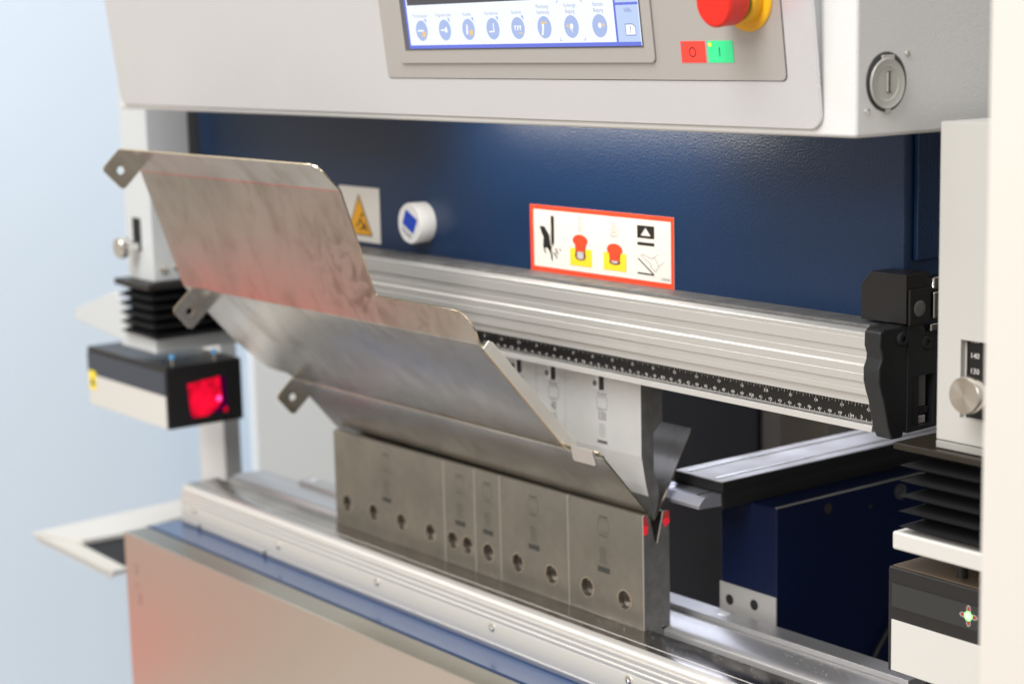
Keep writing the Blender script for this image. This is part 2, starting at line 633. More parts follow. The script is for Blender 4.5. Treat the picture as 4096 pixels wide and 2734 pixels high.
box('beam_flank', 1.0207, 1.0250, YB + .009, YB + .50, .108, .2030, navy_m, beam, bevel=.001)
lathe('rail_pin', (.386, .020, .0640), Z, [(.0010, 0), (.0010, .0040)], chrome_m, beam, seg=12)

# ------------------------------------------------------------------ safety stickers and badge on the beam
st = thing('warning_sticker', 'red framed pictogram sticker with two red mushroom buttons and foot pedal', 'sticker', (.6858, YB, .0945))
box('backing', .5912, .7805, YB - .0006, YB - .0001, .0650, .1239, sticker_m, st)
fr = front(YB - .0006, .0002)
a0, a1, b0, b1 = .5912, .7805, .0650, .1239
c0, c1, d0, d1 = .5960, .7769, .0694, .1201
fr.rect(a0, a1, d1, b1)
fr.rect(a0, a1, b0, d0)
fr.rect(a0, c0, d0, d1)
fr.rect(c1, a1, d0, d1)
fr.build('red_border', signred_m, st)
def print_part(name, m, h, polys=(), lines=(), paths=()):
    f_ = front(YB - .0006, h)
    for p in polys:
        f_.poly(p)
    for p, q, w_ in lines:
        f_.line(p, q, w_)
    for p, w_, cl_ in paths:
        f_.path(p, w_, cl_)
    return f_.build(name, m, st)


def ellipse(c_, rx, ry, n=26):
    return [(c_[0] + rx * math.cos(2 * PI * i / n), c_[1] + ry * math.sin(2 * PI * i / n)) for i in range(n)]


print_part('blade_pictogram', inkb_m, .0003, [[(0.6206, 0.1153), (0.6251, 0.1153), (0.6249, 0.0917), (0.6231, 0.0882), (0.6209, 0.0914)]])
print_part('hand_pictogram', inkb_m, .0003, [[(0.6046, 0.1055), (0.6116, 0.1053), (0.6185, 0.0978), (0.6193, 0.0912), (0.6214, 0.0875), (0.6175, 0.0845), (0.6149, 0.0869), (0.6123, 0.0867), (0.6093, 0.0872), (0.6099, 0.0958), (0.6074, 0.0996)],
    [(0.6093, 0.0875), (0.6123, 0.0870), (0.6120, 0.0845), (0.6136, 0.0812), (0.6111, 0.0827)],
    [(0.6149, 0.0872), (0.6214, 0.0877), (0.6207, 0.0854), (0.6224, 0.0809), (0.6221, 0.0746), (0.6204, 0.0775), (0.62, 0.0814), (0.6175, 0.0845)]])
for p in ([(0.6233, 0.084), (0.6259, 0.0829), (0.6299, 0.0782), (0.6283, 0.0781), (0.6248, 0.0818)],
          [(0.6255, 0.0874), (0.6281, 0.0867), (0.6305, 0.0822), (0.629, 0.0818), (0.6272, 0.0853)],
          [(0.6312, 0.0872), (0.6328, 0.087), (0.6353, 0.0854), (0.6338, 0.0851)]):
    print_part('cut_finger', inkb_m, .0003, [p])
print_part('lift_symbol', inkb_m, .0003, [[(0.7356, 0.115), (0.7567, 0.115), (0.746, 0.1135)], [(0.7356, 0.115), (0.746, 0.1135), (0.7398, 0.1066), (0.7356, 0.1046)],
    [(0.7567, 0.115), (0.7567, 0.1046), (0.7524, 0.1066), (0.746, 0.1135)], [(0.7356, 0.1046), (0.7398, 0.1066), (0.7524, 0.1066), (0.7567, 0.1046)]])
print_part('symbol_bar', inkb_m, .0003, [[(.7357, .0986), (.7567, .0986), (.7567, .1011), (.7357, .1011)]])
print_part('pedal_pictogram', inkb_m, .0003, [], [((.7364, .0874), (.7560, .0752), .0011), ((.7357, .0752), (.7560, .0750), .0012)])
print_part('shoe_outline', greyink_m, .0003, [], [((0.7568, 0.0897), (0.7616, 0.0924), .00028), ((0.7622, 0.0825), (0.7691, 0.0868), .00028)],
    [([(0.7399, 0.0901), (0.7421, 0.0911), (0.7539, 0.0881), (0.7568, 0.0897), (0.7622, 0.0825), (0.758, 0.0777), (0.7519, 0.0815), (0.7535, 0.0829)], .00040, True)])
print_part('down_arrow', greyink_m, .0003, paths=[([(0.6594, 0.1159), (0.6625, 0.1159), (0.6625, 0.1074), (0.6638, 0.1073), (0.6614, 0.104), (0.6585, 0.1073), (0.6595, 0.1074)], .00042, True)])
print_part('up_arrow', greyink_m, .0003, paths=[([(0.7061, 0.1153), (0.7084, 0.1122), (0.7075, 0.1121), (0.7074, 0.1062), (0.7045, 0.1062), (0.7047, 0.1122), (0.7034, 0.1121)], .00042, True)])
print_part('arrow_bracket', greyink_m, .0003, paths=[([(0.6995, 0.109), (0.7019, 0.109), (0.7022, 0.1032), (0.7105, 0.1032), (0.7106, 0.1092), (0.7129, 0.1092)], .00042, False)])
gp = front(YB - .0006, .0003)
gp.text('1558148', (.7700, .0723), .0030)
gp.build('part_number', greyink_m, st)
brown_m, silver_m = mat('brown_print', (.20, .05, .03), .5), mat('silver_print', (.55, .53, .50), .45)
for xq, cx, cz, st0, st1, dk1, wt1 in (
        (.6468, .6611, .0963, .0868, .0815, .0789, .0800),
        (.6919, .7067, .0920, .0828, .0810, .0789, .0802)):
    print_part('yellow_square', signyel_m, .0003, [[(xq, .0742), (xq + .0294, .0742), (xq + .0294, .0893), (xq, .0893)]])
    print_part('button_shading', brown_m, .0004, [[(cx - .0072, cz - .0036), (cx + .0072, cz - .0036), (cx + .0066, st0), (cx + .0076, st0 - .0040 if cx < .7 else st0 - .0014),
        (cx + .0056, dk1 + .0009), (cx, dk1), (cx - .0056, dk1 + .0009), (cx - .0076, st0 - .0040 if cx < .7 else st0 - .0014), (cx - .0066, st0)]])
    print_part('button_base', silver_m, .0005, [[(cx - .0042, st0 - .0002), (cx + .0042, st0 - .0002), (cx + .0046, wt1 + .0010), (cx, wt1), (cx - .0046, wt1 + .0010)]])
    print_part('button_stem', signred_m, .00055, [[(cx - .0058, cz - .0040), (cx + .0058, cz - .0040), (cx + .0054, st0), (cx - .0054, st0)]])
    print_part('mushroom_button', signred_m, .0006, [ellipse((cx, cz), .0100, .0052)])

ws = thing('warning_sign', 'white plate with amber crush hazard triangle half hidden behind the bent sheet', 'warning sign', (.3095, YB, .097))
box('sign_plate', .2722, .3466, YB - .0012, YB - .0001, .0692, .1248, sticker_m, ws, bevel=.0004)
t = front(YB - .0012, .0003)
t.poly([(.3095, .1178), (.3334, .0759), (.2856, .0759)])
t.build('triangle_border', inkb_m, ws)
t = front(YB - .0012, .0005)
t.poly([(.3095, .1150), (.3314, .0770), (.2876, .0770)])
t.build('triangle_face', amber_m, ws)
t = front(YB - .0012, .0007)
t.disc((.3150, .0965), .0021, 14)
t.poly([(0.3177, 0.0905), (0.3215, 0.0855), (0.3246, 0.0808), (0.3219, 0.081), (0.3186, 0.0838), (0.3136, 0.0811), (0.3073, 0.0818), (0.3144, 0.0831), (0.316, 0.0858)])
t.poly([(.3088, .0915), (.3125, .0935), (.3150, .0895), (.3120, .0870)])
t.poly([(.3040, .0860), (.3080, .0885), (.3090, .0865), (.3050, .0840)])
t.build('crushed_figure', inkb_m, ws)

bd = thing('round_badge', 'round white magnet badge with blue diamond logo on navy beam', 'badge', (.4243, YB, .0966))
lathe('magnet_body', (.4243, YB - .0001, .0966), -Y, [(.0196, 0), (.0198, .0165), (.0188, .0180)], badge_m, bd, seg=48)
t = front(YB - .0182, .0001)
c = Vector((.4255, .0980))
r = .0098
ang = math.radians(-28)
ux, uy = Vector((math.cos(ang), math.sin(ang))), Vector((-math.sin(ang), math.cos(ang)))
sq = [c + ux * a * r * 1.0 + uy * b * r * .85 for a, b in ((-1, -1), (1, -1), (1, 1), (-1, 1))]
t.poly([tuple(p) for p in [(.4193, .1101), (.4384, .1006), (.4306, .0865), (.4127, .0961)]])
t.build('blue_diamond', badgeblue_m, bd)
t = front(YB - .0182, .0001)
t.text('TRUMPF', (.4194, .0866), .0058, rot=ang, sx=.85)
t.build('logo_text', inkb_m, bd)

# ------------------------------------------------------------------ operator console
con = thing('control_console', 'white operator console with silver front, touch screen and red emergency stop', 'control console', (.56, -.05, .205))
box('housing', .0395, 1.0909, -.0985, .45, .2037, .46, housing_m, con, bevel=.0028, seg=3)
sd = Vector((0, -.12, 1)).normalized()      # up the inclined front
sn = Vector((0, -1, -.12)).normalized()     # out of the front


def slab(name, a0, a1, s0, s1, h0, h1, m, parent, rad=0, bevel=0, nseg=8):
    O = Vector((0, -.1005, .205))
    pts = []
    if rad:
        for cx, cy, st_ in ((a0 + rad, s0 + rad, 2), (a1 - rad, s0 + rad, 3), (a1 - rad, s1 - rad, 0), (a0 + rad, s1 - rad, 1)):
            for i in range(nseg + 1):
                t_ = (st_ + i / nseg) * PI / 2
                pts.append((cx + rad * math.cos(t_), cy + rad * math.sin(t_)))
    else:
        pts = [(a0, s0), (a1, s0), (a1, s1), (a0, s1)]
    n = len(pts)
    v = [O + X * p[0] + sd * p[1] + sn * h for h in (h0, h1) for p in pts]
    f = [tuple(range(n)), tuple(range(2 * n - 1, n - 1, -1))] + [(i, (i + 1) % n, n + (i + 1) % n, n + i) for i in range(n)]
    return put(name, v, f, m, parent, bevel=bevel)


def inclined(h):
    return Flat(Vector((0, -.1005, .205)), X, sd, sn, h)


# wedge carrying the inclined silver panel
O = Vector((0, -.1005, .205))
wv = []
for x in (.0500, 1.0610):
    p0 = O + X * x + sd * .0050 - sn * .0035
    p1 = O + X * x + sd * .25 - sn * .0035
    wv += [p0, p1, Vector((x, -.0980, p1.z)), Vector((x, -.0980, p0.z))]
put('console_wedge', wv, [(0, 1, 2, 3), (7, 6, 5, 4), (0, 4, 5, 1), (1, 5, 6, 2), (2, 6, 7, 3), (3, 7, 4, 0)], leftgrey_m, con)
slab('front_panel', .0480, 1.0640, .0035, .25, -.003, 0, satin_m, con, rad=.010, bevel=.0008)
slab('panel_gasket', .5736, 1.0380, .0342, .24, -.001, .00015, inkb_m, con, rad=.004)
slab('operator_panel', .5742, 1.0374, .0348, .24, .0001, .0007, oper_m, con, rad=.004)
bz = slab('screen_bezel', .5980, .9145, .0465, .235, .0006, .0028, oper_m, con, rad=.004, bevel=.0020)
slab('screen_recess', .6090, .9048, .0578, .225, .0029, .0032, mat('screen_edge', (.10, .10, .12), .3), con)
scr = slab('touch_screen', .6165, .9038, .0590, .225, .0030, .0036, emis('screen_white', (.84, .90, 1), 1.12), con)


def scr_part(name, m, h):
    f = inclined(.0036 + h)
    f._n, f._m = name, m
    return f


f = scr_part('', 0, .0001)
f.rect(.6165, .9038, .0590, .0618)
f.rect(.6165, .6190, .0618, .225)
f.rect(.8776, .8798, .0618, .225)
f.rect(.8798, .9038, .0876, .0895)
f.build('blue_frame_lines', emis('screen_blue', (.15, .20, .82), .95), scr)
f = scr_part('', 0, .0001)
f.rect(.6205, .8770, .0940, .225)
f.build('work_area', emis('screen_dark', (.09, .085, .10), .9), scr)
f = scr_part('', 0, .0001)
f.rect(.8798, .9036, .0618, .0876)
f.rect(.8798, .9036, .0896, .225)
f.build('help_pane', emis('screen_pale', (.56, .70, 1), .95), scr)
circ = [.6370, .6694, .7014, .7333, .7649, .7971, .8288, .8607]
for i, cx in enumerate(circ):
    f = scr_part('', 0, .0001)
    f.disc((cx, .0735), .0083, 32)
    b_ = f.build('soft_key', emis('key_blue', (.46, .58, .93), .9), scr)
    if i < 5:
        f = scr_part('', 0, .0001)
        f.poly([(cx + .0045, .0828), (cx + .0080, .0828), (cx + .0080, .0790)])
        f.build('corner_flag', MATS['key_blue'], b_)
    g = scr_part('', 0, .0002)
    h = scr_part('', 0, .0003)
    if i == 0:
        g.rect(cx - .0055, cx + .003, .0728, .0742)
        h.rect(cx + .0005, cx + .0050, .0685, .0725)
    elif i == 1:
        g.rect(cx - .0055, cx + .001, .0728, .0742)
        g.poly([(cx, .0716), (cx + .0035, .0716), (cx + .0035, .0752), (cx + .001, .0762)])
    elif i == 2:
        g.poly([(cx - .0035, .0695), (cx - .001, .0700), (cx - .0005, .0772), (cx - .0025, .0775)])
        h.rect(cx + .0012, cx + .0052, .0690, .0730)
    elif i == 3:
        g.rect(cx - .0050, cx + .0018, .0708, .0720)
        g.rect(cx + .0004, cx + .0018, .0720, .0778)
    elif i == 4:
        for d_ in (-.0045, -.0012, .0018):
            g.poly([(cx + d_, .0755), (cx + d_ + .0024, .0755), (cx + d_ + .0014, .0716), (cx + d_ + .0006, .0716)])
        h.rect(cx + .001, cx + .005, .0692, .0702)
    elif i == 5:
        g.poly([(cx - .0042, .0678), (cx - .002, .0676), (cx - .0002, .0740), (cx - .0002, .0762), (cx - .003, .0762), (cx - .0026, .0735)])
        h.poly([(cx - .003, .0783), (cx + .0000, .0772), (cx + .003, .0783), (cx + .003, .0757), (cx, .0767), (cx - .003, .0757)])
    elif i == 6:
        g.disc((cx + .0003, .0738), .0020, 18)
        h.poly([(cx - .0060, .0742), (cx - .0030, .0758), (cx - .0030, .0724)])
        g.poly([(cx - .0016, .0742), (cx - .0012, .0706), (cx - .0002, .0716), (cx + .0010, .0690), (cx + .0015, .0694), (cx + .0005, .0718), (cx + .0018, .0718)])
    else:
        g.disc((cx + .0002, .0738), .0020, 18)
        h.poly([(cx + .0064, .0742), (cx + .0034, .0758), (cx + .0034, .0724)])
    if g.v:
        g.build('key_symbol', emis('key_white', (.95, .97, 1), 1), b_)
    if h.v:
        h.build('key_accent', emis('key_amber', (1, .64, .20), .95), b_)
f = scr_part('', 0, .0002)
for cx, tx in zip(circ, (('Produktionsplan',), ('Programm laden',), ('Rüstplan',), ('Korrekturen',), ('Sicherheit',), ('Werkzeug-', 'klemmung'), ('Vorherige', 'Biegung'), ('Nächste', 'Biegung'))):
    for k_, s_ in enumerate(tx):
        f.text(s_, (cx, (.0888 - .0042 * k_) if len(tx) > 1 else .0853), .0045 if len(tx) > 1 else .0042, sx=.78)
f.build('key_captions', emis('screen_text', (.36, .41, .56), .9), scr)
hv_ = emis('screen_violet', (.22, .24, .62), .85)
f = scr_part('', 0, .0002)
f.text('Hilfe', (.8925, .0838), .0046, sx=.9)
f.build('help_caption', hv_, scr)
f = scr_part('', 0, .0002)
f.path([(.8885, .0742), (.8965, .0742), (.8992, .0722), (.8992, .0664), (.8885, .0664)], .0006, True)
f.text('?', (.8936, .0702), .0062)
f.build('help_symbol', hv_, scr)
f = scr_part('', 0, .0002)
f.path([(.8143, .0900), (.8143, .0922), (.8165, .0922)], .0004)
f.build('corner_mark', hv_, scr)
f = scr_part('', 0, .0002)
f.path([(.8410, .0922), (.8432, .0922), (.8432, .0900)], .0004)
f.build('corner_mark', hv_, scr)
f = scr_part('', 0, .0002)
f.path([(.8143, .0658), (.8143, .0636), (.8165, .0636)], .0004)
f.build('corner_mark', hv_, scr)
f = scr_part('', 0, .0002)
f.path([(.8410, .0636), (.8432, .0636), (.8432, .0658)], .0004)
f.build('corner_mark', hv_, scr)

f = scr_part('', 0, .00015)
f.poly([(.8885, .0664), (.8992, .0664), (.8992, .0722), (.8965, .0742), (.8885, .0742)])
f.build('help_page', MATS['key_white'], scr)

kO = slab('off_key', .9405, .9645, .0466, .0612, .0006, .0010, redb_m, con)
f = inclined(.0011)
f.ring((.9520, .0538), .0031, .0007, 32)
f.build('key_symbol', inkb_m, kO)
f = inclined(.0012)
f.disc((.9427, .0588), .0011, 16)
f.build('indicator_lamp', ledd_m, kO)
kI = slab('on_key', .9670, .9912, .0466, .0612, .0006, .0010, greenb_m, con)
f = inclined(.0011)
f.rect(.9780, .9787, .0508, .0568)
f.build('key_symbol', inkb_m, kI)
f = inclined(.0012)
f.disc((.9697, .0587), .0014, 16)
f.build('indicator_lamp', led_m, kI)
ec = O + X * 1.0083 + sd * .0895
es = lathe('emergency_stop', ec, sn, [(.0228, .0005), (.0228, .0015), (.0215, .0025)], yellow_m, con, seg=64)
lathe('collar', ec, sn, [(.0168, .0024), (.0163, .0100), (.0150, .0108)], yellow_m, es, seg=48)
lathe('release_ring', ec, sn, [(.0142, .0107), (.0142, .0135)], greenp_m, es, seg=48)
lathe('mushroom_cap', ec, sn, [(.0150, .0132), (.0166, .0165), (.0162, .0300), (.0150, .0315), (.0135, .0318)], red_m, es, seg=64)

us = lathe('service_socket', (1.0912, -.0710, .2380), X, [(.0188, -.0020), (.0188, .0001), (.0182, .0002)], mat('socket_shadow', (.05, .05, .05), .5), con, seg=64)
lathe('dust_cover', (1.0914, -.0720, .2370), X, [(.0150, .0002), (.0160, .0016), (.0155, .0024), (.0140, .0018), (.0108, .0018), (.0100, .0012), (.0001, .0012)], usb_m, us, seg=48)
f = Flat((1.0928, 0, 0), Y, Z, X, .0002)
f.rect(-.0712, -.0692, .2318, .2440)
f.rect(-.0728, -.0678, .2440, .2447)
f.rect(-.0728, -.0678, .2311, .2318)
f.build('plug_slot', mat('slot_brown', (.10, .085, .06), .5), us)
f = Flat((1.0928, 0, 0), Y, Z, X, .0002)
f.rect(-.0728, -.0713, .2318, .2440)
f.build('slot_flank', ink_m, us)
box('hinge', 1.0914, 1.0928, -.0765, -.0650, .2515, .2548, usb_m, us, bevel=.0005)
box('pull_tab', 1.0914, 1.0930, -.0728, -.0680, .2180, .2225, usb_m, us, bevel=.0006)
for (y, z) in ((-.0884, .2202), (-.0513, .2551)):
    lathe('socket_screw', (1.0909, y, z), X, [(.0021, 0), (.0019, .0008), (.0010, .0010), (.0004, .0004)], chrome_m, con, seg=20)

# ------------------------------------------------------------------ bending punches
PX = [(.6577, .7577, '100', .7075), (.6177, .6577, '40', .6418), (.5177, .6177, '100', .5930), (.4677, .5177, '50', .4927), (.2677, .4677, '200', .3677)]
ORD = ['nearest the camera, at the right end of the row', 'second from the right end of the row', 'third from the right, beside the slanted sheet edge', 'fourth from the right, behind the bent sheet', 'last at the left end, behind the bent sheet']
PW = ['wide bright steel punch marked 100', 'narrow bright steel punch marked 40', 'wide steel punch half hidden', 'narrow hidden steel punch', 'longest hidden steel punch']
G_P = 'segmented bending punches hanging from the clamp'
pp = [(.0117, -.0118), (.0117, -.0757), (.0165, -.1010), (.0190, -.1100), (.0236, -.1290), (.0243, -.1302), (.0258, -.1302), (.0266, -.1290), (.0310, -.1105), (.0290, -.1010), (.0252, -.0900), (.0252, -.0570), (.0354, -.0477), (.0354, -.0118)]
punches = []
for i, (x0, x1, lab, mx) in enumerate(PX):
    p = thing('bending_punch', PW[i] + ' ' + ORD[i], 'punch', ((x0 + x1) / 2, .025, -.012), G_P)
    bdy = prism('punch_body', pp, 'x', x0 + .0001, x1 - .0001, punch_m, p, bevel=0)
    if i < 3:
        cut(bdy, [box('c', mx - .0030, mx + .0030, .005, .0165, -.0262, -.005, dark_m)])
    bdy.data.materials.clear()
    bdy.data.materials.append(punch_m)
    bdy.data.materials.append(steeldk_m)
    bdy.data.materials.append(mat('tip_dark_reflection', (.36, .36, .355), .30, .9))  # dark reflection on the lower facet, put into its colour
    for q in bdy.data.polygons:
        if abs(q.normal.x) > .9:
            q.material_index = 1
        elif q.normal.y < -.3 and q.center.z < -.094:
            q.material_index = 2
    if i < 3:
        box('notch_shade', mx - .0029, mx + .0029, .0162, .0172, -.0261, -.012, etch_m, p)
        pb = box('latch_button', mx - .0104, mx - .0031, .0100, .0128, -.0272, -.0119, punch_m, p, bevel=.0012)
        lathe('latch_screw', (mx - .0068, .0100, -.0203), -Y, [(.0024, 0), (.0024, .0005), (.0012, .0006)], steeldk_m, p, seg=16)
        e = front(.0117, .0002)
        e.text('TRUMPF', (mx + .0000, -.0296), .0034)
        e.path([(mx - .0066, -.0318), (mx + .0068, -.0318), (mx + .0068, -.0418), (mx - .0066, -.0418)], .00035, True)
        e.text('PROTECT', (mx, -.0436), .0022)
        for k_, w_ in enumerate((.0066, .0058, .0062, .0040, .0060)):
            e.text('0 0 0 0 0'[: 9 if k_ % 2 else 7], (mx, -.0560 - k_ * .0024), .0024)
        e.text(lab, (mx, -.0487), .0105, sx=.72)
        e.build('engraving', etchl_m, p)
        e = front(.0117, .0002)
        e.rect(mx - .0064, mx + .0066, -.0720, -.0694)
        e.build('engraved_bar', etch_m, p)
    punches.append(p)

# ------------------------------------------------------------------ press bed with lower clamp
SH = .008
bed = thing('press_bed', 'aluminium lower tool clamp with fine ribs on the navy press bed', 'press bed', (.5, .0, -.3))
T = -.2262
fj = [(-.0178, T), (-.0111, T), (-.0109, T + .0004), (-.0104, T + .0004), (-.0102, T), (.0180, T), (.0193, T - .0008), (.0193, -.268), (-.0300, -.268)]
# front, going down: soft chamfer, ribs, plain face, lip
frontp = [(-.0300, -.2470), (-.0294, -.2462), (-.0299, -.2452), (-.0299, -.2428), (-.0287, -.2420), (-.0293, -.2411), (-.0293, -.2380),
          (-.0279, -.2372), (-.0286, -.2362), (-.0286, -.2333), (-.0270, -.2326), (-.0276, -.2316), (-.0272, -.2300), (-.0255, -.2283), (-.0225, -.2270), (-.0190, T - .0001)]
prism('front_jaw', fj + frontp, 'x', -.0065, 1.0, alu_m, bed, bevel=.0002, sh=SH)
fjm = bpy.data.objects['front_jaw'].data
fjm.materials.append(mat('polished_jaw_top', (.42, .39, .36), .22, 1., var=(26, .2)))
for q in fjm.polygons:
    if q.normal.z > .97 and q.center.y > -.02:
        q.material_index = 1
prism('rear_jaw', [(.0345, -.262), (.0345, T - .0040), (.0352, T - .0030), (.0425, T), (.0715, T), (.0715, -.262)], 'x', -.0060, 1.0, aluf_m, bed, bevel=.0003, sh=SH)
box('slot_floor', -.0050, 1.0, .0180, .0360, -.262, -.2460, steeldk_m, bed, sh=SH)
box('lip_rail', -.0065, 1.0, -.0312, -.0200, -.2717, -.2662, aluf_m, bed, bevel=.0012, sh=SH)
box('support_rail', .0900, .9930, .0722, .0935, -.262, -.2212, aluf_m, bed, bevel=.0005, sh=SH)
box('rear_strip', -.0050, .0895, .0722, .0800, -.262, -.2262, aluf_m, bed, bevel=.0005, sh=SH)
for x in (.0375, .1870):
    box('rail_joint', x, x + .0035, -.0316, -.026, -.2719, -.2655, dark_m, bed, sh=SH)
for x, z in ((.0276, -.2560), (.2175, -.2577), (.4093, -.2541), (.5984, -.2531), (.7863, -.2512)):
    zz = z + 0.0 * x
    lathe('rail_screw', (x, -.0300, zz), -Y, [(.0040, -.001), (.0040, .0008), (.0034, .0011), (.0018, .0011), (.0016, .0002)], chrome_m, bed, seg=24)
for x in (.1030, .7790):
    lathe('rail_plug', (x, .0850, -.2213 + SH * (x - .76)), Z, [(.0056, -.0004), (.0056, .0004), (.0050, .0006)], mat('bright_plug', (.9, .9, .9), .25, .6), bed, seg=28)
box('bed_beam', -.0225, 1.0, -.0640, .1000, -.95, -.2719, mat('blue_bed_paint', (.014, .052, .15), .24, coat=.5), bed, sh=SH, bevel=.001)
prism('bed_beam_lip', [(-.0668, -.2724), (-.0668, -.95), (-.0642, -.95), (-.0642, -.2714)], 'x', -.0225, 1.0, mat('blue_edge_paint', (.004, .024, .075), .5), bed, sh=SH)
# bright metal flakes lying on the clamp
fv, ff = [], []
for k_ in range(620):
    x = random.uniform(.70, .99)
    y = random.choice((random.uniform(-.017, .018), random.uniform(.043, .071)))
    if .6 < x < .758 and .012 < y < .043:
        continue
    r_ = random.choice((.00012, .00018, .00018, .0003))
    z = T + SH * (x - .76) + .0001
    i = len(fv)
    fv += [(x - r_, y - r_, z), (x + r_, y - r_ * .6, z), (x + r_ * .5, y + r_, z), (x, y, z + r_ * 1.5)]
    ff += [(i, i + 1, i + 3), (i + 1, i + 2, i + 3), (i + 2, i, i + 3)]
fl = put('metal_flakes', fv, ff, dirt_m, bed)
fl['kind'] = 'stuff'

cov = thing('cover_plate', 'large brushed steel front cover with warm reddish reflections', 'cover plate', (.45, -.1, -.4))
box('front_sheet', -.0200, 1.0, -.0970, -.0953, -.95, -.2725, gold_m, cov, sh=SH)
box('top_flange', -.0200, 1.0, -.0952, -.0671, -.2745, -.2724, goldtop_m, cov, sh=SH, bevel=.0004)
e = front(-.0970, .0002)
e.text('S', (.0080, -.318), .016)
e.text('c', (.0085, -.335), .014)
e.text('3', (.0125, -.352), .018)
e.build('stamped_scribble', mat('stamp_mark', (.50, .40, .36), .35, 1.), cov)

# ------------------------------------------------------------------ dies
G_D = 'segmented bending dies standing in the lower clamp'
DX = [(.6577, .7577), (.5577, .6577), (.5177, .5577), (.4677, .5177), (.2677, .4677)]
DL = ['steel die with two holes and red laser spots on its notched end face',
      'steel die with two holes, second from the camera end, smudged print',
      'narrow steel die with a single hole in the middle of the row',
      'narrow steel die with two holes close together',
      'longest steel die with four holes at the far left end']
HOLES = [[.7324, .6827], [.6325, .5827], [.5377], [.5046, .4802], [.4426, .3918, .3411, .2907]]
dmark = [.7056, .6078, .5380, .4936, .3670]
for i, (x0, x1) in enumerate(DX):
    d = thing('bending_die', DL[i], 'die', ((x0 + x1) / 2, .0275, -.226), G_D)
    zb_, zt_ = T - .0005, -.1256
    c_ = .0003
    prof = [(.0125, zb_), (.0125, zt_ - .0022), (.0134, zt_ - .0004), (.0150, zt_), (.0180, zt_), (.0188, zt_ - .0006), (.0202, zt_ - .0030), (.0268, zt_ - .0265), (.0282, zt_ - .0265),
            (.0336, zt_ - .0060), (.0345, zt_ - .0015), (.0355, zt_), (.0402, zt_), (.0416, zt_ - .0006), (.0425, zt_ - .0022), (.0425, zb_), (.0335, zb_), (.0335, zb_ - .018), (.0200, zb_ - .018), (.0200, zb_)]
    b_ = prism('die_body', prof, 'x', x0 + c_, x1 - c_, steel_m, d, bevel=.0011, sh=SH)
    hz = [-.2048 + 0 * SH * (h - .76) for h in HOLES[i]]
    cs = [lathe('c', (h, .0200, z), -Y, [(.0083, 0), (.0083, .02)], dark_m, seg=32, smooth=False) for h, z in zip(HOLES[i], hz)]
    cut(b_, cs)
    b_.data.materials.clear()
    b_.data.materials.append(steel_m)
    b_.data.materials.append(steeldk_m)
    b_.data.materials.append(mat('chamfer_highlight', (.40, .37, .32), .45, .4))  # highlight along the die joints, painted into the chamfer colour
    for q in b_.data.polygons:
        if abs(q.normal.x) > .98 and q.area > 1e-4:
            q.material_index = 1
        elif .25 < abs(q.normal.x) < .95 and q.normal.y < -.2 and q.center.y < .0150:
            q.material_index = 2
    for h, z in zip(HOLES[i], hz):
        lathe('hole_rim', (h, .0127, z), -Y, [(.0083, 0), (.0093, .00030), (.0083, .00035)], mat('hole_chamfer', (.75, .66, .55), .25, 1.), d, seg=32, caps=False)
        lathe('die_screw', (h, .0199, z), -Y, [(.0052, 0), (.0052, .0022), (.0046, .0026), (.0022, .0026), (.0018, .0010)], mat('old_screw', (.26, .22, .19), .35, 1.), d, seg=24)
    for xx in (x0 + c_, x1 - c_):
        pass
    mx = dmark[i]
    e = front(.0125, .0002)
    dzz = SH * (mx - .76)
    e.text('TRUMPF', (mx, -.137 + dzz), .0034)
    e.path([(mx - .0070, -.1395 + dzz), (mx + .0070, -.1395 + dzz), (mx + .0070, -.1500 + dzz), (mx - .0070, -.1500 + dzz)], .0003, True)
    e.text('VSP-W16', (mx, -.1535 + dzz), .0030)
    for k_ in range(6):
        e.text('08 1 06 2' if k_ % 2 else 'Rm 7 x 1', (mx, -.1650 - k_ * .0024 + dzz), .0025, sx=.9)
    e.build('engraving', mat('die_etch', (.11, .10, .085), .5, .3), d)
    e = front(.0125, .0002)
    e.rect(mx - .0078, mx + .0078, -.1860 + dzz, -.1812 + dzz)
    e.build('engraved_bar', mat('die_bar', (.055, .055, .05), .5, .3), d)
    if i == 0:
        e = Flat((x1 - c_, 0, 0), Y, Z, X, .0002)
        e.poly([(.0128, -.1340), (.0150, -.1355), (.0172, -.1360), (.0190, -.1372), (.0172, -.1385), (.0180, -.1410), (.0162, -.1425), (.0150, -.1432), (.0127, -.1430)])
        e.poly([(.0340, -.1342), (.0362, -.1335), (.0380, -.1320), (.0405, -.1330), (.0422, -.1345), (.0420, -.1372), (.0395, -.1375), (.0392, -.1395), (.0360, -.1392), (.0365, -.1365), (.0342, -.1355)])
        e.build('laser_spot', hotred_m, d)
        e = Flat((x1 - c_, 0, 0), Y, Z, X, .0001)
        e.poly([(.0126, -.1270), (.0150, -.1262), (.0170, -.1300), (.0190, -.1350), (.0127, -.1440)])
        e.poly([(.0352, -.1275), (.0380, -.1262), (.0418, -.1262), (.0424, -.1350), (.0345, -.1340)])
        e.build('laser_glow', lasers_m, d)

# ------------------------------------------------------------------ bent sheet workpiece
wp = thing('bent_sheet', 'large stainless sheet bent in several folds clamped between punches and dies', 'bent sheet', (.5, -.05, -.12))
TH = .0015
A0 = Vector((.0127, -.1193))
d1 = Vector((-.0467, .0534)).normalized()


def A(s_):
    return A0 + d1 * s_


fold2 = A(.1975)
fold1 = Vector((-.1575, .1475))
d2 = (fold1 - fold2).normalized()
topE = Vector((-.1800, .1705))
d3 = (topE - fold1).normalized()
tip = Vector((.0250, -.1313))
db = Vector((.0699 - .0336, -.0631 + .1211)).normalized()
# skin path: list of (y,z, xl, xr) rows from the back leg over the bend to the top edge


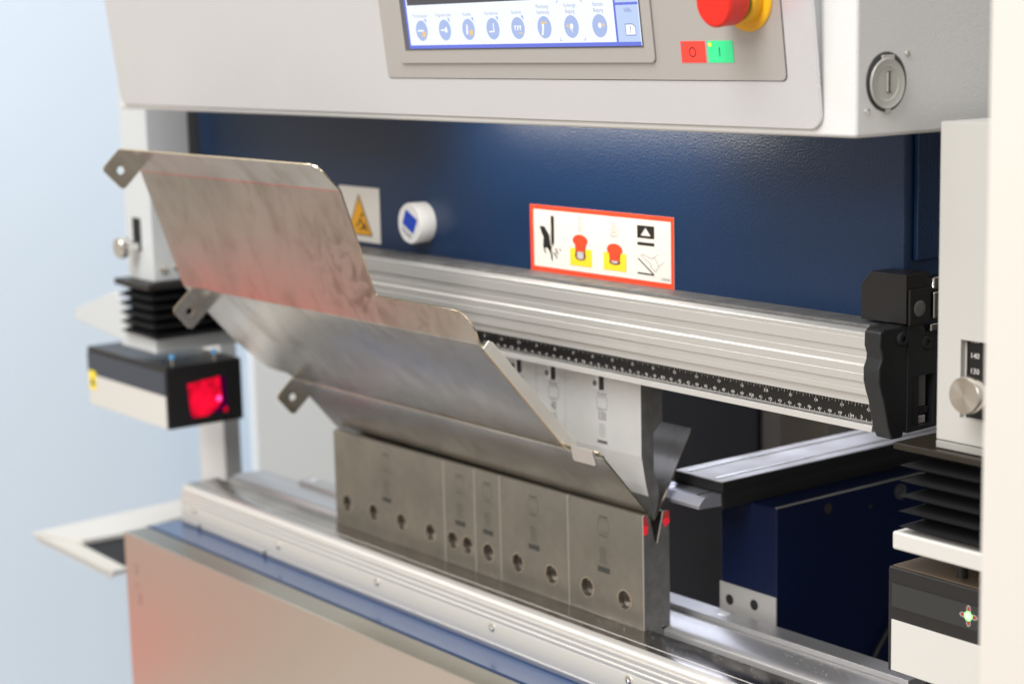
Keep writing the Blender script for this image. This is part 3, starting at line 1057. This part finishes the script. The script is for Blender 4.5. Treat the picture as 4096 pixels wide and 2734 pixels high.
def arc(p, da, dbv, r, n):
    """round the corner p between incoming dir da and outgoing dir dbv"""
    k_ = r * math.tan(da.angle(dbv) / 2)
    a_, b2 = p - da * k_, p + dbv * k_
    out = []
    for i in range(n + 1):
        t_ = i / n
        out.append((1 - t_) ** 2 * a_ + 2 * t_ * (1 - t_) * p + t_ ** 2 * b2)
    return out


rows = []


def row(p, xl, xr):
    rows.append((p.x, p.y, xl, xr))


XL0, XR0 = .2625, .7577
back0 = Vector((.0699, -.0605))
row(back0 + db * .0, XL0, XR0 - .004)
row(back0 - db * .0008, XL0, XR0 - .0015)
row(back0 - db * .0035, XL0, XR0)
# the bend itself
pt = A(-.0185) + Vector((.0, -.0006))
for q in arc(pt, -db, d1, .0030, 8):
    row(q, XL0, XR0)
row(A(.02), XL0, XR0)
row(A(.0620), XL0, XR0)
row(A(.0650) + Vector((.0003, .0003)), XL0, XR0)
row(A(.0658) + Vector((.0008, .0008)), XL0, XR0)
row(A(.0668) + Vector((.0001, .0001)), XL0, XR0)
# slight crease, then the sheet narrows on the right and widens on the left
n1 = Vector((d1.y, -d1.x))
row(A(.0715), XL0, .7577)
row(A(.0725), XL0, .7570)
row(A(.0726), .2440, .7105)
row(A(.0745), .2250, .7105)
row(A(.0790), .2190, .7105)
row(A(.0874), .2145, .7105)
row(A(.1000), .2080, .7105)
row(A(.1120), .2020, .7105)
row(A(.1400), .2005, .7105)
row(A(.1870), .2005, .7105)
for q in arc(fold2, d1, d2, .0075, 10):
    row(q, .2013, .7098)
L2 = (fold1 - fold2).length


def Bp(s_):
    return fold2 + d2 * s_


row(Bp(.0112), .2013, .7102)
row(Bp(.0165), .2013, .7082)
row(Bp(.0211), .2013, .7048)
row(Bp(.0245), .2013, .7010)
row(Bp(.0268), .2013, .6965)
row(Bp(.0279), .2013, .6900)
row(Bp(.02795), .2013, .5770)
row(Bp(.0292), .2013, .5745)
row(Bp(.0314), .2013, .5740)
row(Bp(.0600), .2013, .5740)
row(Bp(.0900), .2013, .5740)
for q in arc(fold1, d2, d3, .0065, 10):
    row(q, .2013, .5738)
L3 = (topE - fold1).length


def Cp_(s_):
    return fold1 + d3 * s_


row(Cp_(.0067), .2010, .5738)
row(Cp_(.0217), .2008, .5738)
row(Cp_(.0255), .2008, .5730)
row(Cp_(.0290), .2008, .5705)
row(Cp_(.0310), .2008, .5670)
row(Cp_(.0318), .2008, .5630)
NX = 24
V, F_ = [], []
loc = wp.location
for (y, z, xl, xr) in rows:
    for i in range(NX + 1):
        V.append((xl + (xr - xl) * i / NX - loc[0], y - loc[1], z - loc[2]))
for j in range(len(rows) - 1):
    for i in range(NX):
        a_ = j * (NX + 1) + i
        F_.append((a_, a_ + 1, a_ + NX + 2, a_ + NX + 1))
me = bpy.data.meshes.new('sheet_body')
me.from_pydata(V, [], F_)
body = link('sheet_body', me, sheet_m, wp, smooth=True)
me.materials.append(sheetedge_m)
so = body.modifiers.new('thickness', 'SOLIDIFY')
so.thickness = TH
so.offset = 1
so.material_offset_rim = 1
es_ = body.modifiers.new('edge', 'EDGE_SPLIT')
es_.split_angle = math.radians(50)
# normals towards the viewer side?
bm = bmesh.new()
bm.from_mesh(me)
bm.normal_update()
bm.faces.ensure_lookup_table()
ref = bm.faces[NX * 14]
if ref.normal.y < 0:
    so.offset = -1
bm.free()


def tab(c, u, v, w, h, rad, hole, parent, name='tab', xs=(.2013, .2013)):
    """plate in the plane x = const: corner c (y,z), along u (the fold) for w, out along v for h"""
    x0 = xs[0]
    pts = []
    n = 5
    u, v, c = Vector(u), Vector(v), Vector(c)
    pts.append((0, 0))
    for k_ in range(n + 1):
        t_ = PI / 2 * k_ / n
        pts.append((rad - rad * math.sin(PI / 2 - t_) if False else rad * (1 - math.cos(t_)), h - rad + rad * math.sin(t_)))
    for k_ in range(n + 1):
        t_ = PI / 2 * k_ / n
        pts.append((w - rad + rad * math.sin(t_), h - rad + rad * math.cos(t_)))
    pts.append((w, 0))
    V_ = [(xx, (c + u * a_ + v * b_).x, (c + u * a_ + v * b_).y) for xx in (x0 - .0007, x0 + .0007) for a_, b_ in pts]
    m_ = len(pts)
    f_ = [tuple(range(m_)), tuple(range(2 * m_ - 1, m_ - 1, -1))] + [(i, (i + 1) % m_, m_ + (i + 1) % m_, m_ + i) for i in range(m_)]
    o = put(name, V_, f_, sheet_m, parent)
    hc = c + u * (w * .5) + v * (h * .52)
    cut(o, [lathe('c', (x0 - .01, hc.x, hc.y), X, [(hole, 0), (hole, .02)], dark_m, seg=28, smooth=False)])
    o.data.materials.clear()
    o.data.materials.append(sheet_m)
    o.data.materials.append(sheetedge_m)
    for q in o.data.polygons:
        q.material_index = 0 if abs(q.normal.x) > .9 else 1
    return o


v3 = Vector((-d3.y, d3.x))
if v3.y > 0:
    v3 = -v3
tab(fold1 + d3 * .0010, d3, v3, .0310, .0265, .0045, .0040, wp, xs=(.2013, 0))
v1 = Vector((-d1.y, d1.x))
if v1.y > 0:
    v1 = -v1
tab(A(.1575), d1, v1, .0300, .0265, .0045, .0038, wp, xs=(.1998, 0))
tab(A(.0365), d1, v1, .0290, .0265, .0045, .0038, wp, xs=(.2625, 0))

# side flange on the right, folded back behind the face
nb = -v1     # behind the face (up and back)
fx = .7112
pts = [A(.0640), A(.1880), A(.1930), A(.1935) + nb * .0080, A(.1890) + nb * .0098, A(.0610) + nb * .0098, A(.0590) + nb * .0060]
Vf = [(xx, p.x, p.y) for xx in (fx - .0008, fx + .0008) for p in pts]
n = len(pts)
fo = put('side_flange', Vf, [tuple(range(n)), tuple(range(2 * n - 1, n - 1, -1))] + [(i, (i + 1) % n, n + (i + 1) % n, n + i) for i in range(n)], mat('flange_sheet', (.84, .80, .73), .42, .45), wp, bevel=.0003)
pe = [A(.0640) + v1 * .0006, A(.1880) + v1 * .0006, A(.1880) - v1 * .0006, A(.0640) - v1 * .0006]
prism('bend_edge', [tuple(p) for p in pe], 'x', .7094, .7103, mat('brass_edge', (.80, .58, .28), .3, 1.), wp)
# short hem tab at the step on the right
hv = Vector((.28, -.96)).normalized()
hp = A(.0765) - nb * .0030 + Vector((0, .0025))
q0, q1 = hp, hp + hv * .0140
Vt = []
for p, xa, xb in ((q0, .7305, .7575), (q1 - hv * .002, .7290, .7585), (q1, .7310, .7565)):
    for off in (0, .0022):
        pp_ = p + Vector((-.96, -.28)) * off
        Vt += [(xa, pp_.x, pp_.y), (xb, pp_.x, pp_.y)]
# order per row: inner xa, inner xb, outer xa, outer xb
Ft = []
for j in range(2):
    a_ = j * 4
    Ft += [(a_, a_ + 1, a_ + 5, a_ + 4), (a_ + 2, a_ + 6, a_ + 7, a_ + 3), (a_, a_ + 4, a_ + 6, a_ + 2), (a_ + 1, a_ + 3, a_ + 7, a_ + 5)]
Ft += [(0, 2, 3, 1), (8, 9, 11, 10)]
put('hem_tab', Vt, Ft, mat('bright_tab', (.74, .71, .70), .30, .9), wp, bevel=.0004)

# ------------------------------------------------------------------ optical guard units left and right


def bellows(name, x0, x1, y0, y1, z0, z1, n, deep, parent, tilt=0):
    V_, F2 = [], []
    N = 2 * n + 1
    for j in range(N):
        z = z0 + (z1 - z0) * j / (N - 1)
        k_ = 0 if j % 2 == 0 else deep
        for (x, y) in ((x0 + k_, y0 + k_), (x1 - k_, y0 + k_), (x1 - k_, y1 - k_), (x0 + k_, y1 - k_)):
            V_.append((x, y, z))
    for j in range(N - 1):
        for i in range(4):
            F2.append((j * 4 + i, j * 4 + (i + 1) % 4, j * 4 + 4 + (i + 1) % 4, j * 4 + 4 + i))
    F2 += [(3, 2, 1, 0), tuple(range((N - 1) * 4, N * 4))]
    return put(name, V_, F2, rubber_m, parent)


gL = thing('guard_column', 'pale grey guide column with black bellows at the left end of the beam', 'guide column', (-.055, -.02, .1), 'height adjusting columns of the laser guard')
c = box('column', -.0880, -.0205, -.0410, .012, .0035, .44, leftgrey_m, gL, bevel=.0015)
box('scale_slot', -.0680, -.0475, -.0415, -.0400, .0370, .0750, dark_m, gL)
lathe('locking_knob', (-.0570, -.0410, .0425), -Y, [(.0062, 0), (.0062, .012), (.0115, .014), (.0122, .016), (.0122, .024), (.0110, .026)], chrome_m, gL, seg=40)
lathe('column_screw', (-.0205, -.0290, .0174), X, [(.0052, 0), (.0048, .002), (.0020, .0024)], chrome_m, gL, seg=24)
lathe('column_screw', (-.0205, -.0120, .0195), X, [(.0052, 0), (.0048, .002), (.0020, .0024)], chrome_m, gL, seg=24)
box('bellows_top_plate', -.1010, -.0120, -.0530, .075, -.0045, .0030, black_m, gL, bevel=.001)
bellows('bellows', -.0960, -.0120, -.0510, .072, -.0045, -.0590, 5, .0110, gL)
prism('support_arm', [(-.2440, -.0500), (-.2440, -.0640), (-.0260, -.0800), (-.0260, -.0640), (-.0800, -.0600), (-.1250, -.0180), (-.1330, -.0180)], 'y', -.0420, -.0340, leftgrey_m, gL, bevel=.001)
box('carrier_tray', -.1150, -.0245, -.0415, .085, -.0795, -.0635, leftgrey_m, gL, bevel=.001)

sL = thing('laser_receiver', 'black and silver sensor box with glowing red window under the left column', 'laser sensor', (-.11, .01, -.13))
box('sensor_body', -.2160, -.0035, -.0410, .0560, -.1660, -.0935, black_m, sL, bevel=.0012)
box('silver_panel', -.2155, -.0070, -.0418, -.0410, -.1655, -.1275, white_m, sL, bevel=.0003)
box('grey_band', -.2155, -.0070, -.0418, -.0410, -.1270, -.1000, mat('slate_band', (.045, .055, .075), .4), sL)
e = front(-.0418, .0003)
e.rect(-.2130, -.1935, -.1460, -.1225)
e.build('yellow_label', signyel_m, sL)
e = front(-.0418, .0005)
e.poly([(-.2030, -.1300), (-.2090, -.1405), (-.1970, -.1405)])
e.build('label_triangle', inkb_m, sL)
lathe('laser_lens', (-.0034, .0100, -.1320), X, [(.0245, 0), (.0240, .0012)], laserdk_m, sL, seg=4, smooth=False) if False else None
f = Flat((-.0035, 0, 0), Y, Z, X, .0006)
f.poly([(-.0160, -.1150), (.0290, -.1110), (.0345, -.1140), (.0345, -.1530), (-.0130, -.1570)])
f.build('window_recess', laserdk_m, sL)
f = Flat((-.0035, 0, 0), Y, Z, X, .0010)
f.poly([(-.0155, -.1155), (.0265, -.1112), (.0285, -.1400), (.0200, -.1500), (.0080, -.1560), (-.0100, -.1560), (-.0130, -.1500)])
f.build('laser_window', laser_m, sL)
f = Flat((-.0035, 0, 0), Y, Z, X, .0013)
f.disc((.0240, -.1375), .0032, 20)
f.build('laser_spot', laserdot_m, sL)
f = Flat((-.0035, 0, 0), Y, Z, X, .0012)
f.disc((.0320, -.1515), .0034, 20)
f.build('laser_reflection', laser_m, sL)
for x, y in ((-.0105, -.0290), (-.0105, .0250)):
    lp = lathe('adjusting_screw', (x, y, -.0940), Z, [(.0016, 0), (.0016, .0145)], chrome_m, sL, seg=16)
    lathe('screw_collar', (x, y, -.0850), Z, [(.0032, 0), (.0032, .0040)], cyan_m, lp, seg=20)

gR = thing('guard_column', 'light grey guide column with height scale and round steel knob at right', 'guide column', (1.145, -.02, .1), 'height adjusting columns of the laser guard')
cR = box('column', 1.1135, 1.1760, -.0450, .060, .0070, .2125, grey_m, gR, bevel=.0010)
cut(cR, [box('c', 1.1325, 1.1560, -.060, -.0405, .0240, .0748, dark_m)])
cR.data.materials.clear()
cR.data.materials.append(grey_m)
split_normals(cR, 30)
box('height_scale', 1.1340, 1.1560, -.0408, -.0403, .0240, .0748, tape_m, gR)
f = front(-.0408, .0002)
for k_, s_ in enumerate(('150', '140', '130')):
    f.text(s_, (1.1405, .0745 - .0100 * k_), .0050)
f.build('scale_numerals', ink_m, gR)
kb = lathe('locking_knob', (1.1520, -.0450, .0438), -Y, [(.0060, -.004), (.0060, .012), (.0112, .0125), (.0118, .0135), (.0118, .0200), (.0110, .0212), (.0001, .0212)], knob_m, gR, seg=64)
box('column_shoe', 1.1135, 1.1760, -.0450, .060, .0015, .0064, mat('shoe_grey', (.35, .34, .31), .4), gR, bevel=.0005)
box('bellows_top_plate', 1.0835, 1.2300, -.0520, .078, -.0035, .0010, mat('dark_plate', (.02, .015, .01), .3), gR, bevel=.0008)
bellows('bellows', 1.0870, 1.2300, -.0500, .075, -.0040, -.0560, 5, .0135, gR)
box('bellows_core', 1.0985, 1.2200, -.0370, .060, -.0560, -.0040, rubber_m, gR)
box('carrier_tray', 1.0815, 1.2600, -.0500, .085, -.0730, -.0605, white_m, gR, bevel=.0018, seg=3)
# turned face of the knob: fine concentric relief
nt = knob_m.node_tree
b_ = nt.nodes['Principled BSDF']
b_.inputs['Anisotropic'].default_value = .9
tg = nt.nodes.new('ShaderNodeTangent')
tg.direction_type = 'RADIAL'
tg.axis = 'Y'
kb_loc = None
nt.links.new(tg.outputs[0], b_.inputs['Tangent'])

sR = thing('laser_transmitter', 'black banded white sensor box with green status light under the right column', 'laser sensor', (1.16, .01, -.13))
box('sensor_body', 1.0735, 1.2850, -.0440, .0560, -.1615, -.0875, black_m, sR, bevel=.0015)
box('silver_panel', 1.0775, 1.2850, -.0450, -.0440, -.1600, -.1240, white_m, sR, bevel=.0003)
box('grey_band', 1.0775, 1.2850, -.0446, -.0440, -.1150, -.0985, mat('charcoal_band', (.030, .031, .031), .35), sR)
prism('top_reflection', [(1.0760, -.0420), (1.2850, -.0420), (1.2850, .0540), (1.0760, .0540)], 'z', -.0873, -.0868, mat('brown_floor_reflection', (.35, .27, .19), .35, .8), sR)  # thin brown sheet painting the warm floor's reflection on the black top
lathe('adjusting_screw', (1.1245, -.0300, -.0868), Z, [(.0040, 0), (.0040, .0200)], black_m, sR, seg=20)
f = front(-.0450, .0004)
f.disc((1.1424, -.1060), .0030, 24)
f.build('status_light', ledg_m, sR)
for dx, dz in ((0, 1), (0, -1), (1, 0), (-1, 0)):
    cx, cz = 1.1424 + dx * .0050, -.1060 + dz * .0050
    a_, b2 = (dx, dz), (-dz, dx)
    o_ = lambda p, q: (cx + a_[0] * p + b2[0] * q, cz + a_[1] * p + b2[1] * q)
    f = front(-.0446, .0004)
    f.path([o_(-.0020, .0014), o_(.0008, .0014), o_(.0022, 0), o_(.0008, -.0014), o_(-.0020, -.0014)], .0003, True)
    r0 = f.build('arrow_outline', ink_m, sR)
    f = front(-.0446, .0004)
    f.poly([o_(-.0014, .0009), o_(.0006, .0009), o_(.0016, 0), o_(.0006, -.0009), o_(-.0014, -.0009)])
    f.build('arrow_lamp', ledr_m, sR)

# ------------------------------------------------------------------ back gauge
bgx = thing('back_gauge', 'blue back gauge carriage with steel rail and stop finger behind the dies', 'back gauge', (.79, .2, -.15))
box('carriage', .7545, .8219, .1050, .62, -.95, -.1242, bluebox_m, bgx, bevel=.0012)
box('foot_plate', .7545, .8225, .1030, .1048, -.262, -.2010, mat('foot_plate_steel', (.42, .40, .38), .5, .3), bgx, bevel=.0004)
for x, z in ((.7671, -.2150), (.7971, -.2128)):
    lathe('foot_screw', (x, .1030, z), -Y, [(.0046, -.0005), (.0046, .0004), (.0040, .0006), (.0016, .0002)], black_m, bgx, seg=24)
box('rail_core', .7330, .7912, .0720, .62, -.1150, -.1090, dark_m, bgx)
box('rail_cheek', .7323, .7919, .0716, .62, -.1240, -.1150, black_m, bgx, bevel=.0004)
box('rail_upper_cheek', .7323, .7919, .0716, .62, -.1090, -.1015, black_m, bgx, bevel=.0004)
box('rail_cover', .7325, .7917, .0712, .42, -.1014, -.1005, mat('rail_top_steel', (.60, .58, .56), .52, 1., bump=(120, .006, (20, .02, 20)), var=(12, .10)), bgx, bevel=.0002)
for x in (.7447, .7790):
    prism('rail_ridge', [(x - .0012, -.1005), (x - .0006, -.0999), (x + .0006, -.0999), (x + .0012, -.1005)], 'y', .0760, .41, chrome_m, bgx)
prism('stop_finger', [(.0712, -.1113), (.0515, -.1113), (.0455, -.1172), (.0455, -.1200), (.0712, -.1215)], 'x', .7000, .7904, mat('finger_steel', (.60, .60, .66), .50, 1.), bgx, bevel=.0002)
for x in (.7455, .7795):
    box('finger_ridge', x - .0010, x + .0010, .0540, .0705, -.1112, -.1107, chrome_m, bgx)
for y, z, r_ in ((.1673, -.1346, .0045), (.2212, -.1423, .0018)):
    lathe('bore', (.8219, y, z), X, [(r_, -.001), (r_, .0003)], mat('bore_dark', (.03, .02, .015), .5), bgx, seg=20)
lathe('eyelet', (.8219, .2592, -.1354), X, [(.0070, 0), (.0070, .002), (.0045, .002), (.0040, .0005)], mat('eyelet_grey', (.05, .05, .055), .5), bgx, seg=24)
box('edge_weld', .8195, .8222, .1055, .62, -.1240, -.1232, mat('worn_edge', (.5, .47, .42), .4, .8), bgx)
# cable behind
cp_ = [Vector(p) for p in ((.835, .262, -.225), (.832, .241, -.2493), (.830, .225, -.270), (.828, .205, -.300))]
cv, cf = [], []
for k_, p in enumerate(cp_):
    for i in range(10):
        t_ = 2 * PI * i / 10
        cv.append(p + X * (.0028 * math.cos(t_)) + Y * (.0028 * math.sin(t_)))
for k_ in range(3):
    for i in range(10):
        cf.append((k_ * 10 + i, k_ * 10 + (i + 1) % 10, k_ * 10 + 10 + (i + 1) % 10, k_ * 10 + 10 + i))
tag(put('cable', cv, cf, rubber_m, smooth=True), 'thin black cable hanging beside the blue carriage behind the press bed', 'cable')

rh = thing('rear_housing', 'dark navy rear housing behind the dies', 'machine housing', (.1, .6, -.3))
box('housing_body', -.05, .404, .50, .95, -.95, .45, navyd_m, rh, bevel=.002)
box('grey_frame_post', .4055, .4380, .503, .60, -.95, .45, mat('post_grey', (.42, .38, .34), .5), rh, bevel=.001)
rf = thing('frame_post', 'dark grey frame post seen through the gap under the clamp', 'frame post', (.52, .6, -.3))
box('post_edge', .5110, .5400, .50, .58, -.95, .45, mat('post_edge_grey', (.35, .33, .29), .5), rf)
rk = thing('rear_cover', 'black rear cover at the right behind the guide column', 'machine cover', (.9, .9, -.2))
box('cover_sheet', .56, 1.7, .66, .70, -.95, .45, mat('rear_cover_black', (.010, .009, .008), .5), rk)
box('cover_shelf', .86, 1.7, .07, .66, -.30, -.29, mat('rear_shelf', (.01, .012, .02), .5), rk)

# ------------------------------------------------------------------ frame parts at the left and the guard panel at the right
lf = thing('side_frame', 'pale white side frame with upright edges behind the left column', 'side frame', (-.25, .4, -.2))
box('frame_plate', -.98, -.96, .60, 1.9, -.95, .45, mat('frame_white', (.78, .81, .82), .5), lf, bevel=.001)
box('frame_upright', -.275, -.205, .135, .16, -.95, .45, mat('frame_white2', (.86, .86, .84), .5), lf, bevel=.002)
box('upper_cover', -.10, -.055, .075, .30, .06, .42, mat('cover_grey', (.45, .47, .49), .5), lf)
tr = thing('catch_tray', 'white sheet metal tray with black opening beside the cover plate', 'tray', (-.22, .05, -.35))
zr = -.350
box('front_rim', -.3450, -.1180, -.0765, -.0740, -.3525, zr, white_m, tr)
prism('left_rim', [(-.3450, -.0722), (-.2640, -.0430), (-.2600, .0130), (-.2806, .100), (-.2806, .30), (-.372, .30), (-.3680, .1446)], 'z', zr - .0060, zr - .0008, white_m, tr)
prism('front_shelf', [(-.3420, -.0722), (-.1180, -.0722), (-.1300, -.0455), (-.2640, -.0432)], 'z', zr - .0110, zr - .0065, mat('tray_shade', (.60, .58, .52), .5), tr)
box('tray_floor', -.2790, -.1190, -.0440, .30, -.3640, -.3570, dark_m, tr)
box('end_wall', -.1180, -.1100, -.0738, -.045, -.357, zr - .0005, white_m, tr)

gp_ = thing('guard_panel', 'tall cream white side guard panel out of focus at the right edge', 'guard panel', (1.35, -.21, .0))
box('panel_sheet', 1.2790, 1.75, -.2080, -.1880, -.95, .9, panel_m, gp_, bevel=.0015)

# ------------------------------------------------------------------ done
print('objects', len(bpy.data.objects))
